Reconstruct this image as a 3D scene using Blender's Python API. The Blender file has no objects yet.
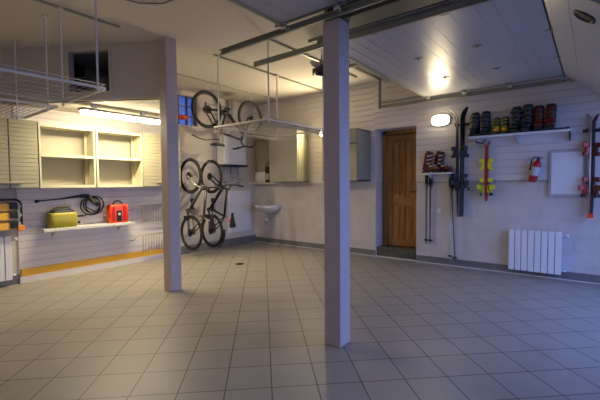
import bpy, bmesh, math, random
from mathutils import Vector, Matrix, Euler
random.seed(7)
PI = math.pi
# ------------------------------------------------------------------ camera
# room frame: x runs along the back wall towards the garage doors, y runs from the camera to the back wall
TH = math.radians(38.2); H = 1.33
def cam_axes(pitch, roll):
    F = Vector((0, math.cos(pitch), -math.sin(pitch))); r = Vector((1, 0, 0)); u = r.cross(F)
    r2 = math.cos(roll)*r + math.sin(roll)*u; u2 = -math.sin(roll)*r + math.cos(roll)*u
    R = Matrix.Rotation(TH, 3, 'Z')
    return R @ r2, R @ u2, R @ F
r_, u_, f_ = cam_axes(0.0435, -0.0086)
cd = bpy.data.cameras.new('camera'); cam = bpy.data.objects.new('camera', cd)
bpy.context.scene.collection.objects.link(cam)
cd.sensor_width = 36; cd.lens = 373.5/600*36; cd.clip_start = .05; cd.clip_end = 200
cam.matrix_world = Matrix(((r_.x, u_.x, -f_.x, 0), (r_.y, u_.y, -f_.y, 0), (r_.z, u_.z, -f_.z, H), (0, 0, 0, 1)))
S = bpy.context.scene; S.camera = cam
# ------------------------------------------------------------------ world and exposure
S.view_settings.view_transform = 'Standard'; S.view_settings.look = 'None'
S.view_settings.gamma = 1; S.view_settings.use_curve_mapping = False
S.view_settings.exposure = 0.42
w = bpy.data.worlds.new('dusk_sky'); S.world = w; w.use_nodes = True
wn = w.node_tree; bg = wn.nodes['Background']
tc = wn.nodes.new('ShaderNodeTexCoord'); sx = wn.nodes.new('ShaderNodeSeparateXYZ'); cr = wn.nodes.new('ShaderNodeValToRGB')
wn.links.new(tc.outputs['Generated'], sx.inputs[0]); wn.links.new(sx.outputs['Z'], cr.inputs[0])
cr.color_ramp.elements[0].color = (.22, .34, .80, 1); cr.color_ramp.elements[1].color = (.11, .22, .80, 1)
wn.links.new(cr.outputs[0], bg.inputs['Color']); bg.inputs['Strength'].default_value = 4.2
LAMP_TUBE = 42.0; LAMP_WALL = 4.2
def lamp_light(name, loc, rot, size, size_y, power, color, parent):
    l = bpy.data.lights.new(name, 'AREA'); l.shape = 'RECTANGLE'; l.size = size; l.size_y = size_y
    l.energy = power; l.color = color
    o = bpy.data.objects.new(name, l); S.collection.objects.link(o); o.parent = parent
    o.location = loc; o.rotation_euler = rot
    return o
for nm, y0, y1 in (('door_portal', -.4, 2.35), ('door_portal', 3.1, 5.85)):      # sampling aids that sit in the open doorways
    l = bpy.data.lights.new(nm, 'AREA'); l.shape = 'RECTANGLE'; l.size = y1-y0; l.size_y = 2.25; l.cycles.is_portal = True
    o = bpy.data.objects.new(nm, l); S.collection.objects.link(o)
    o.location = (.72, (y0+y1)/2, 1.13); o.rotation_euler = (PI/2, 0, PI/2)
# ------------------------------------------------------------------ materials
def mat(name, col, rough=.5, metal=0, var=.0, scale=8, bump=0, emit=None, strength=0, coat=0, trans=0, bscale=None):
    m = bpy.data.materials.new(name); m.use_nodes = True; nt = m.node_tree; b = nt.nodes['Principled BSDF']
    b.inputs['Base Color'].default_value = (*col, 1); b.inputs['Roughness'].default_value = rough
    b.inputs['Metallic'].default_value = metal; b.inputs['Coat Weight'].default_value = coat
    b.inputs['Transmission Weight'].default_value = trans
    if emit: b.inputs['Emission Color'].default_value = (*emit, 1); b.inputs['Emission Strength'].default_value = strength
    if var or bump:
        t = nt.nodes.new('ShaderNodeTexCoord'); n = nt.nodes.new('ShaderNodeTexNoise')
        n.inputs['Scale'].default_value = scale; n.inputs['Detail'].default_value = 6
        nt.links.new(t.outputs['Object'], n.inputs['Vector'])
        if var:
            mx = nt.nodes.new('ShaderNodeMix'); mx.data_type = 'RGBA'
            mx.inputs[6].default_value = (*[c*(1-var) for c in col], 1); mx.inputs[7].default_value = (*[min(1, c*(1+var)) for c in col], 1)
            nt.links.new(n.outputs['Fac'], mx.inputs[0]); nt.links.new(mx.outputs[2], b.inputs['Base Color'])
        if bump:
            bp = nt.nodes.new('ShaderNodeBump'); bp.inputs['Strength'].default_value = bump; bp.inputs['Distance'].default_value = .004
            n2 = nt.nodes.new('ShaderNodeTexNoise'); n2.inputs['Scale'].default_value = bscale or scale*6
            nt.links.new(t.outputs['Object'], n2.inputs['Vector'])
            nt.links.new(n2.outputs['Fac'], bp.inputs['Height']); nt.links.new(bp.outputs[0], b.inputs['Normal'])
    return m
def tile_mat(name, c1, c2, grout, bw, bh, mort, rough, loc=(0,0,0), rot=(0,0,0), bump=.3, offset=0, glossvar=True, coord='Object'):
    m = bpy.data.materials.new(name); m.use_nodes = True; nt = m.node_tree; b = nt.nodes['Principled BSDF']
    t = nt.nodes.new('ShaderNodeTexCoord'); mp = nt.nodes.new('ShaderNodeMapping'); mp.vector_type = 'TEXTURE'
    mp.inputs['Location'].default_value = loc; mp.inputs['Rotation'].default_value = rot
    br = nt.nodes.new('ShaderNodeTexBrick'); br.offset = offset; br.squash = 1
    br.inputs['Color1'].default_value = (*c1, 1); br.inputs['Color2'].default_value = (*c2, 1); br.inputs['Mortar'].default_value = (*grout, 1)
    br.inputs['Scale'].default_value = 1; br.inputs['Mortar Size'].default_value = mort; br.inputs['Mortar Smooth'].default_value = .2
    br.inputs['Brick Width'].default_value = bw; br.inputs['Row Height'].default_value = bh
    nt.links.new(t.outputs[coord], mp.inputs[0]); nt.links.new(mp.outputs[0], br.inputs['Vector'])
    n = nt.nodes.new('ShaderNodeTexNoise'); n.inputs['Scale'].default_value = 3.5; n.inputs['Detail'].default_value = 8
    nt.links.new(mp.outputs[0], n.inputs['Vector'])
    mx = nt.nodes.new('ShaderNodeMix'); mx.data_type = 'RGBA'; mx.blend_type = 'MULTIPLY'; mx.inputs[0].default_value = .5
    rp = nt.nodes.new('ShaderNodeValToRGB'); rp.color_ramp.elements[0].position = .3; rp.color_ramp.elements[1].position = .7
    rp.color_ramp.elements[0].color = (.82, .82, .82, 1); rp.color_ramp.elements[1].color = (1.08, 1.08, 1.08, 1)
    nt.links.new(n.outputs['Fac'], rp.inputs[0])
    nt.links.new(br.outputs['Color'], mx.inputs[6]); nt.links.new(rp.outputs[0], mx.inputs[7]); nt.links.new(mx.outputs[2], b.inputs['Base Color'])
    mr = nt.nodes.new('ShaderNodeMapRange'); mr.inputs[3].default_value = rough-.06; mr.inputs[4].default_value = rough+.1
    nt.links.new(n.outputs['Fac'], mr.inputs[0]); nt.links.new(mr.outputs[0], b.inputs['Roughness'])
    inv = nt.nodes.new('ShaderNodeMath'); inv.operation = 'SUBTRACT'; inv.inputs[0].default_value = 1
    nt.links.new(br.outputs['Fac'], inv.inputs[1])
    bp = nt.nodes.new('ShaderNodeBump'); bp.inputs['Strength'].default_value = bump; bp.inputs['Distance'].default_value = .003
    nt.links.new(inv.outputs[0], bp.inputs['Height']); nt.links.new(bp.outputs[0], b.inputs['Normal'])
    return m
def wood_mat(name, c1, c2, axis='Z', rough=.4):
    m = bpy.data.materials.new(name); m.use_nodes = True; nt = m.node_tree; b = nt.nodes['Principled BSDF']
    t = nt.nodes.new('ShaderNodeTexCoord'); mp = nt.nodes.new('ShaderNodeMapping')
    mp.inputs['Scale'].default_value = {'Z': (14, 14, .9), 'X': (.9, 14, 14)}[axis]
    n = nt.nodes.new('ShaderNodeTexNoise'); n.inputs['Scale'].default_value = 1.6; n.inputs['Detail'].default_value = 7; n.inputs['Distortion'].default_value = .6
    rp = nt.nodes.new('ShaderNodeValToRGB'); rp.color_ramp.elements[0].position = .35; rp.color_ramp.elements[1].position = .68
    rp.color_ramp.elements[0].color = (*c1, 1); rp.color_ramp.elements[1].color = (*c2, 1)
    nt.links.new(t.outputs['Object'], mp.inputs[0]); nt.links.new(mp.outputs[0], n.inputs['Vector'])
    nt.links.new(n.outputs['Fac'], rp.inputs[0]); nt.links.new(rp.outputs[0], b.inputs['Base Color']); b.inputs['Roughness'].default_value = rough
    return m
M = {}
M['plaster'] = mat('beige_plaster', (.64, .57, .49), .8, var=.05, scale=1.5, bump=.15)
M['ceiling'] = mat('ceiling_plaster', (.60, .56, .50), .8, var=.04, scale=1.2, bump=.12)
M['clad'] = mat('white_cladding', (.72, .67, .64), .45, var=.04, scale=3)
M['block'] = tile_mat('painted_block', (.63, .58, .55), (.61, .56, .53), (.54, .49, .47), .4, .2, .004, .45, rot=(PI/2, 0, 0), bump=.25, offset=.5)
M['mauve'] = mat('mauve_paint', (.56, .46, .43), .5, var=.06, scale=4, bump=.1)
M['floor'] = tile_mat('floor_tile', (.31, .285, .245), (.33, .305, .262), (.06, .05, .045), .30, .30, .0042, .42,
                      loc=(-2.495, .924, 0), rot=(0, 0, math.radians(43.88)), bump=.25)
M['skirt'] = tile_mat('skirting_tile', (.17, .165, .16), (.20, .19, .18), (.10, .09, .085), .30, .3, .004, .35, rot=(PI/2, 0, 0))
M['skirt_l'] = tile_mat('skirting_tile_side', (.17, .165, .16), (.20, .19, .18), (.10, .09, .085), .30, .3, .004, .35, rot=(PI/2, 0, PI/2))
M['step'] = tile_mat('step_tile', (.085, .09, .07), (.11, .11, .085), (.05, .045, .04), .30, .4, .004, .25, loc=(-3.1, 0, 0), rot=(PI/2, 0, 0))
M['seal'] = mat('white_sealant', (.66, .63, .58), .6, var=.08, scale=20)
M['orange'] = mat('orange_stripe', (.90, .50, .03), .5, var=.06, scale=9)
M['framecream'] = mat('cream_shelf_laminate', (.52, .49, .35), .4, var=.04, scale=5)
M['cream'] = mat('cream_laminate', (.36, .335, .225), .4, var=.04, scale=5)
M['greylam'] = mat('grey_laminate', (.42, .40, .33), .4, var=.04, scale=5)
M['inner'] = mat('shelf_back_shade', (.40, .37, .28), .6, var=.06, scale=6)  # darker tone carries the shade inside the open shelves
M['white'] = mat('white_enamel', (.78, .78, .78), .3, var=.02)
M['wire'] = mat('white_wire', (.72, .70, .66), .4, var=.03)
M['wiredim'] = mat('dull_wire', (.48, .45, .40), .5, .2, var=.05)
M['doorpanel'] = mat('white_steel_sheet', (.43, .445, .48), .36, var=.03, scale=2, bump=.25, bscale=90)
M['galv'] = mat('galvanised_steel', (.36, .36, .28), .45, .35, var=.15, scale=12)
M['beam'] = mat('olive_steel', (.17, .16, .10), .5, .3, var=.15, scale=5)
M['chrome'] = mat('chrome', (.7, .7, .7), .15, 1, var=.03)
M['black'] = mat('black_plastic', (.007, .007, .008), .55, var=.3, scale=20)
M['rubber'] = mat('black_rubber', (.010, .010, .011), .7, var=.2, scale=30)
M['dark'] = mat('dark_metal', (.014, .014, .015), .5, .2, var=.2, scale=20)
M['gunmetal'] = mat('gunmetal_paint', (.10, .10, .10), .35, .4, var=.1)
M['midgrey'] = mat('mid_grey_laminate', (.26, .26, .215), .45, var=.04, scale=5)
M['grey'] = mat('grey_plastic', (.14, .14, .15), .45, var=.1, scale=15)
M['lgrey'] = mat('light_grey', (.5, .5, .52), .4, var=.06, scale=15)
M['silver'] = mat('silver_paint', (.5, .48, .44), .3, .5, var=.06)
M['red'] = mat('red_paint', (.45, .015, .01), .35, var=.1, scale=15)
M['brightred'] = mat('bright_red_plastic', (.85, .06, .015), .35, var=.06, scale=15)
M['darkred'] = mat('dark_red_plastic', (.10, .006, .006), .45, var=.2, scale=20)
M['yellow'] = mat('yellow_plastic', (.88, .48, .02), .4, var=.06, scale=12)
M['brightyellow'] = mat('neon_yellow', (.75, .75, .03), .4, var=.06, scale=12)
M['olive'] = mat('olive_yellow_plastic', (.33, .30, .025), .4, var=.08, scale=12)
M['orangep'] = mat('orange_plastic', (.85, .30, .02), .4, var=.05)
M['navy'] = mat('navy_plastic', (.008, .011, .026), .5, var=.25, scale=25)
M['dkgreen'] = mat('dark_green_plastic', (.008, .016, .011), .5, var=.25, scale=25)
M['teal'] = mat('teal_plastic', (.02, .25, .18), .4, var=.1, scale=25)
M['wood'] = wood_mat('door_wood', (.20, .085, .018), (.42, .19, .045))
M['woodx'] = wood_mat('door_wood_cross', (.19, .08, .017), (.40, .18, .042), 'X')
M['glassblock'] = mat('blue_glass_block', (.07, .11, .2), .3, trans=.8, var=.04)
M['clear'] = mat('clear_plastic', (.8, .82, .8), .1, trans=.85, var=.02)
M['tube'] = mat('lamp_diffuser', (.9, .9, .85), .4, emit=(1, .86, .58), strength=LAMP_TUBE, var=.01)
M['walllamp'] = mat('wall_lamp_glass', (.9, .88, .8), .3, emit=(1, .83, .55), strength=LAMP_WALL*2.2, var=.01)
M['asphalt'] = mat('yard_paving', (.22, .22, .22), .85, var=.15, scale=6, bump=.3)
# ------------------------------------------------------------------ mesh helpers
def bm_(): return bmesh.new()
def box(bm, x0, x1, y0, y1, z0, z1, bev=0):
    vs = [bm.verts.new((x, y, z)) for x in (x0, x1) for y in (y0, y1) for z in (z0, z1)]
    fs = [bm.faces.new([vs[i] for i in q]) for q in ((0, 1, 3, 2), (4, 6, 7, 5), (0, 4, 5, 1), (2, 3, 7, 6), (0, 2, 6, 4), (1, 5, 7, 3))]
    bmesh.ops.recalc_face_normals(bm, faces=fs)
    if bev:
        es = set(e for f in fs for e in f.edges)
        bmesh.ops.bevel(bm, geom=list(es), offset=bev, segments=2, affect='EDGES', profile=.6)
    return bm
def ring_frame(d):
    d = d.normalized(); a = Vector((0, 0, 1)) if abs(d.z) < .9 else Vector((1, 0, 0))
    u = d.cross(a).normalized(); return u, d.cross(u).normalized()
def loft(bm, rings, cap=True, smooth=True):
    R = [[bm.verts.new(p) for p in r] for r in rings]; fs = []; n = len(R[0])
    for a, b in zip(R, R[1:]):
        for i in range(n):
            f = bm.faces.new((a[i], a[(i+1) % n], b[(i+1) % n], b[i])); f.smooth = smooth; fs.append(f)
    if cap:
        fs.append(bm.faces.new(list(reversed(R[0])))); fs.append(bm.faces.new(R[-1]))
    bmesh.ops.recalc_face_normals(bm, faces=fs)
    return bm
def tube(bm, pts, r, seg=8, closed=False, cap=True):
    pts = [Vector(p) for p in pts]; n = len(pts); rings = []; u0 = None
    rr = r if isinstance(r, (list, tuple)) else [r]*n
    for i, p in enumerate(pts):
        if closed: d = pts[(i+1) % n]-pts[i-1]
        else: d = pts[min(i+1, n-1)]-pts[max(i-1, 0)]
        if d.length < 1e-9: d = Vector((0, 0, 1))
        d.normalize()
        if u0 is None: u, v = ring_frame(d)
        else:
            u = (u0-d*u0.dot(d))
            u = u.normalized() if u.length > 1e-6 else ring_frame(d)[0]
            v = d.cross(u).normalized()
        u0 = u
        rings.append([p+rr[i]*(math.cos(2*PI*k/seg)*u+math.sin(2*PI*k/seg)*v) for k in range(seg)])
    if closed:
        R = [[bm.verts.new(p) for p in q] for q in rings]; fs = []
        for i in range(n):
            a, b = R[i], R[(i+1) % n]
            for k in range(seg):
                f = bm.faces.new((a[k], a[(k+1) % seg], b[(k+1) % seg], b[k])); f.smooth = True; fs.append(f)
        bmesh.ops.recalc_face_normals(bm, faces=fs); return bm
    return loft(bm, rings, cap)
def cyl(bm, p0, p1, r, seg=16): return tube(bm, [p0, p1], r, seg)
def torus(bm, c, ax, R, r, n=40, seg=8):
    c = Vector(c); u, v = ring_frame(Vector(ax))
    return tube(bm, [c+R*(math.cos(2*PI*i/n)*u+math.sin(2*PI*i/n)*v) for i in range(n)], r, seg, closed=True)
def lathe(bm, prof, c=(0, 0, 0), seg=24):
    c = Vector(c)
    return loft(bm, [[c+Vector((r*math.cos(2*PI*k/seg), r*math.sin(2*PI*k/seg), z)) for k in range(seg)] for r, z in prof])
def prism(bm, pts, z0, z1, f=lambda a, b, c: (a, b, c)):
    return loft(bm, [[f(a, b, z0) for a, b in pts], [f(a, b, z1) for a, b in pts]], smooth=False)
def sellipse(cx, cy, cz, a, b, n=16, e=.6, plane='xy', tilt=0):
    o = []
    for k in range(n):
        t = 2*PI*k/n; ct, st = math.cos(t), math.sin(t)
        x = a*math.copysign(abs(ct)**e, ct); y = b*math.copysign(abs(st)**e, st)
        if plane == 'xy': o.append((cx+x, cy+y, cz+x*tilt))
        else: o.append((cx+y*tilt, cy+x, cz+y))
    return o
ORG = {}
def root_of(o): return ORG.get(o.name, Vector((0, 0, 0))) if o else Vector((0, 0, 0))
def obj(name, bm, m, parent=None, local=False, bevel=0, label=None):
    if not local:
        off = root_of(parent)
        if off.length: bmesh.ops.translate(bm, verts=bm.verts, vec=-off)
    me = bpy.data.meshes.new(name); bm.to_mesh(me); bm.free()
    o = bpy.data.objects.new(name, me); S.collection.objects.link(o)
    me.materials.append(M[m] if isinstance(m, str) else m)
    if parent: o.parent = parent
    if parent and not local: ORG[o.name] = root_of(parent)
    if bevel:
        b = o.modifiers.new('bevel', 'BEVEL'); b.width = bevel; b.segments = 2; b.limit_method = 'ANGLE'
    if label: o['label'] = label
    return o
def tag(o, label, cat, group=None):
    o['label'] = label; o['category'] = cat
    if group: o['group'] = group
    return o
def thing(name, label, cat, loc=(0, 0, 0), group=None, mtx=None):
    o = bpy.data.objects.new(name, None); S.collection.objects.link(o); o.empty_display_size = .1
    if mtx is not None: o.matrix_world = mtx
    else: o.location = loc; ORG[o.name] = Vector(loc)
    return tag(o, label, cat, group)
def struct(name, bm, m, label=None, parent=None, bevel=0):
    o = obj(name, bm, m, parent, bevel=bevel)
    if not parent: o['kind'] = 'structure'
    if label: o['label'] = label
    return o
def struct_root(name, loc, label=None):
    o = bpy.data.objects.new(name, None); S.collection.objects.link(o); o.location = loc; ORG[o.name] = Vector(loc)
    o['kind'] = 'structure'
    if label: o['label'] = label
    return o
# ================================================================== SETTING
XL, YB, ZC, XF, YN = -6.16, 6.15, 3.12, .62, -.75      # left wall, back wall, ceiling, front wall, near wall
struct('floor', box(bm_(), XL-.3, XF+.3, YN-.3, YB+.5, -.1, 0), 'floor')
struct('ceiling', box(bm_(), XL-.3, XF+.3, YN-.3, YB+.5, ZC, ZC+.15), 'ceiling')
struct('ground', box(bm_(), XF+.3, 14, -9, 14, -.12, -.02), 'asphalt')
b = bm_(); box(b, 2.4, 2.65, -9, 1.9, -.02, 3.4); struct('wall_daylight_block', b, 'plaster', 'unseen wall added outside the nearer garage door to hold back daylight')  # unseen, added to cut the daylight entering by the nearer doorway
# left wall with the glass block window
WY0, WY1, WZ0, WZ1 = 3.83, 4.59, 2.47, 3.03
b = bm_(); x0, x1 = XL-.25, XL
box(b, x0, x1, YN-.3, WY0, 0, ZC); box(b, x0, x1, WY1, YB+.3, 0, ZC); box(b, x0, x1, WY0, WY1, 0, WZ0); box(b, x0, x1, WY0, WY1, WZ1, ZC)
struct('wall_left', b, 'plaster')
# back wall: painted block below, cladding above the ledge, recess for the wooden door
DX0, DX1, DZ = -3.10, -2.345, 2.28
def back_pieces(b, y0, y1, z0, z1):
    box(b, XL, DX0, y0, y1, z0, z1); box(b, DX1, XF+.3, y0, y1, z0, z1)
b = bm_(); back_pieces(b, YB, YB+.45, 0, 1.345); struct('wall_back', b, 'block')
def cladding(b, f, z0, z1, pitch=.1, d=.022, g=.006):
    z = z0; pts = []
    while z < z1-.01:
        t = min(z+pitch, z1); pts += [(z, d-g*2), (z+g*.5, d-g*2), (z+g*1.6, d), (t-g*.2, d)]
        z += pitch
    pts += [(z1, d)]
    return pts
def clad_panel(b, a0, a1, z0, z1, f, pitch=.1, g=.0055):
    pr = cladding(b, None, z0, z1, pitch, g=g)
    loop = pr+[(z1, -.002), (z0, -.002)]
    loft(b, [[f(a0, d, z) for z, d in loop], [f(a1, d, z) for z, d in loop]], smooth=False)
fb = lambda a, d, z: (a, YB-d, z)
fl = lambda a, d, z: (XL+d, a, z)
b = bm_(); back_pieces(b, YB, YB+.45, 1.345, ZC); box(b, DX0, DX1, YB, YB+.45, DZ, ZC)
clad_panel(b, XL, DX0, 1.345, ZC, fb); clad_panel(b, DX1, XF, 1.345, ZC, fb); clad_panel(b, DX0, DX1, DZ, ZC, fb)
struct('wall_back_cladding', b, 'clad')
b = bm_(); box(b, XL, -3.12, YB-.06, YB, 1.335, 1.362, .004); box(b, XL, -5.36, YB-.20, YB, 1.335, 1.362, .004); struct('trim_1', b, 'seal', 'white ledge along the back wall left of the wooden door')
b = bm_(); box(b, DX1+.02, XF, YB-.028, YB, 1.332, 1.348, .003); struct('trim_2', b, 'greylam')
# recess back and door
b = bm_(); box(b, DX0, DX1, YB+.40, YB+.5, 0, DZ); struct('wall_recess', b, 'plaster')
b = bm_(); box(b, DX0, DX1, YB+.04, YB+.42, 0, .17, .004); struct('trim_3', b, 'step', 'dark green tiled step in front of the wooden door')
b = bm_(); box(b, DX0-.02, DX1+.02, YB-.015, YB+.045, 0, .012, .002); struct('trim_4', b, 'seal')
door = struct_root('door_1', (-3.01, YB+.30, .17), 'brown panelled wooden door set in a recess in the back wall')
yD = YB+.29
b = bm_(); box(b, -3.085, -3.01, yD-.02, yD+.08, .17, DZ); box(b, -2.395, -2.345, yD-.02, yD+.08, .17, DZ); box(b, -3.085, -2.345, yD-.02, yD+.08, DZ-.07, DZ)
obj('door_frame', b, 'wood', door, bevel=.004)
b = bm_()
box(b, -3.01, -2.90, yD, yD+.045, .18, 2.2); box(b, -2.505, -2.395, yD, yD+.045, .18, 2.2); box(b, -2.745, -2.665, yD, yD+.045, .30, .93); box(b, -2.745, -2.665, yD, yD+.045, 1.05, 2.1)
obj('door_stile', b, 'wood', door, bevel=.004)
b = bm_()
for z0, z1 in ((.18, .32), (.91, 1.06), (2.08, 2.2)): box(b, -2.90, -2.505, yD, yD+.045, z0, z1)
obj('door_rail', b, 'woodx', door, bevel=.004)
for xa, xb in ((-2.9, -2.745), (-2.665, -2.505)):
    for z0, z1 in ((.32, .91), (1.06, 2.08)):
        b = bm_(); box(b, xa, xb, yD+.015, yD+.035, z0, z1); box(b, xa+.03, xb-.03, yD+.004, yD+.03, z0+.04, z1-.04, .008)
        obj('door_panel', b, 'wood', door)
b = bm_(); cyl(b, (-2.45, yD, 1.17), (-2.45, yD-.05, 1.17), .009); tube(b, [(-2.45, yD-.05, 1.17), (-2.55, yD-.052, 1.168)], .009); box(b, -2.465, -2.435, yD-.006, yD, 1.07, 1.24, .003)
obj('door_handle', b, 'dark', door)
# front wall with the two garage openings, near wall, recesses
b = bm_(); x0, x1 = XF, XF+.3
box(b, x0, x1, YN-.3, -.5, 0, ZC); box(b, x0, x1, 2.42, 3.02, 0, ZC); box(b, x0, x1, 5.9, YB+.5, 0, ZC)
box(b, x0, x1, -.5, 2.42, 2.3, ZC); box(b, x0, x1, 3.02, 5.9, 2.3, ZC)
struct('wall_front', b, 'plaster')
b = bm_(); box(b, XL-.25, XF+.3, YN-.3, YN, 0, ZC); struct('wall_near', b, 'plaster')
# skirtings
b = bm_(); back_pieces(b, YB-.012, YB+.001, 0, .113); struct('baseboard_back', b, 'skirt', bevel=.002)
b = bm_(); box(b, XL-.001, XL+.012, 3.92, YB, 0, .16); box(b, XL-.001, XL+.012, YN, 1.6, 0, .13); struct('baseboard_left', b, 'skirt_l', bevel=.002)
b = bm_(); box(b, XL+.01, DX0, YB-.03, YB-.011, 0, .012); box(b, DX1, XF, YB-.03, YB-.011, 0, .012); struct('trim_5', b, 'seal')
# left wall slat panelling with plinth and orange stripe
b = bm_(); clad_panel(b, 1.6, 3.9, .19, 2.42, fl, .095, .0035); struct('wall_left_cladding', b, 'clad')
b = bm_(); box(b, XL, XL+.035, 1.6, 3.92, 0, .09, .003); struct('trim_6', b, 'clad')
b = bm_(); box(b, XL, XL+.03, 1.62, 3.9, .09, .19, .002); struct('trim_7', b, 'orange', 'orange stripe board low on the left wall')
# bulkhead: slanted dropped box between the left wall and the left pillar
A = Vector((XL, 1.48, 0)); B = Vector((-4.22, 2.69, 0)); Bz = 2.42
D = (B-A); Ln = D.length; D.normalize(); Nn = Vector((-D.y, D.x, 0))
def bk(u, d, z): p = A+D*u+Nn*d; return (p.x, p.y, z)
b = bm_()
def slab(u0, u1, z0, z1, d0=0, d1=.08):
    loft(b, [[bk(u0, d0, z0), bk(u0, d1, z0), bk(u0, d1, z1), bk(u0, d0, z1)], [bk(u1, d0, z0), bk(u1, d1, z0), bk(u1, d1, z1), bk(u1, d0, z1)]], smooth=False)
OU0, OU1, OZ0, OZ1 = .98, 1.53, 2.53, 3.05
slab(0, OU0, Bz, ZC); slab(OU1, Ln, Bz, ZC); slab(OU0, OU1, Bz, OZ0); slab(OU0, OU1, OZ1, ZC)
struct('wall_bulkhead', b, 'plaster', 'slanted boxed-in bulkhead with a dark square opening')
b = bm_(); prism(b, [(XL, 1.5), (-4.23, 2.70), (-4.23, 2.78), (XL, 3.96)], Bz, Bz+.03); struct('ceiling_bulkhead', b, 'ceiling')
b = bm_(); prism(b, [(-4.23, 2.76), (-4.21, 2.82), (XL, 4.0), (XL, 3.9)], Bz, ZC); struct('wall_bulkhead_rear', b, 'plaster')
b = bm_(); lin = .004
slab(OU0-.03, OU0, OZ0-.03, OZ1+.03, -.012, .09); slab(OU1, OU1+.03, OZ0-.03, OZ1+.03, -.012, .09); slab(OU0, OU1, OZ0-.03, OZ0, -.012, .09)
struct('trim_8', b, 'plaster')
# black sheets put shade into the void's colour; a flexible duct sits inside
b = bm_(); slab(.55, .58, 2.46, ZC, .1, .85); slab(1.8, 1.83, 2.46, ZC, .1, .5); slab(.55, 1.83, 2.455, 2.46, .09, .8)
struct('wall_bulkhead_shade', b, 'black')
t = thing('ventilation_duct', 'dark ribbed duct just visible inside the square bulkhead opening', 'duct', bk(1.25, .35, 2.65))
b = bm_(); cyl(b, bk(.7, .35, 2.72), bk(1.7, .35, 2.72), .1, 20)
for k in range(24): torus(b, bk(.75+k*.04, .35, 2.72), D, .1, .008, 20, 5)
obj('duct_hose', b, 'grey', t)
# glass block window
win = struct_root('window_1', (XL-.12, WY0, WZ0), 'small blue glass block window high on the left wall')
b = bm_()
ny, nz = 4, 3; cw = (WY1-WY0)/ny; ch = (WZ1-WZ0)/nz
for i in range(ny+1): box(b, XL-.16, XL-.06, WY0+i*cw-.009, WY0+i*cw+.009, WZ0, WZ1)
for j in range(nz+1): box(b, XL-.16, XL-.06, WY0, WY1, WZ0+j*ch-.009, WZ0+j*ch+.009)
obj('mortar_grid', b, 'grey', win)
for i in range(ny):
    for j in range(nz):
        b = bm_(); box(b, XL-.15, XL-.07, WY0+i*cw+.009, WY0+(i+1)*cw-.009, WZ0+j*ch+.009, WZ0+(j+1)*ch-.009, .008); obj('glass_block', b, 'glassblock', win)
# pillars and steel beam
PA = .155
def pillar(x, y, z1, lab):
    b = bm_(); box(b, x-PA/2, x+PA/2, y-PA/2, y+PA/2, 0, z1); o = struct('pillar', b, 'mauve', lab, bevel=.006); return o
pillar(-4.17, 2.68, ZC, 'mauve square pillar under the end of the bulkhead')
pillar(-1.66, 2.60, 2.62, 'mauve square pillar in the middle carrying the steel beam')
b = bm_(); x0, x1, yc = -1.745, XF, 2.67
box(b, x0, x1, yc-.1, yc+.1, 2.62, 2.64); box(b, x0, x1, yc-.1, yc+.1, 3.10, 3.12); box(b, x0, x1, yc-.006, yc+.006, 2.64, 3.10)
box(b, x0, x0+.02, yc-.1, yc+.1, 2.64, 3.10)
struct('beam', b, 'beam', 'dark olive steel beam running from the middle pillar to the front wall', bevel=.003)
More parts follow.
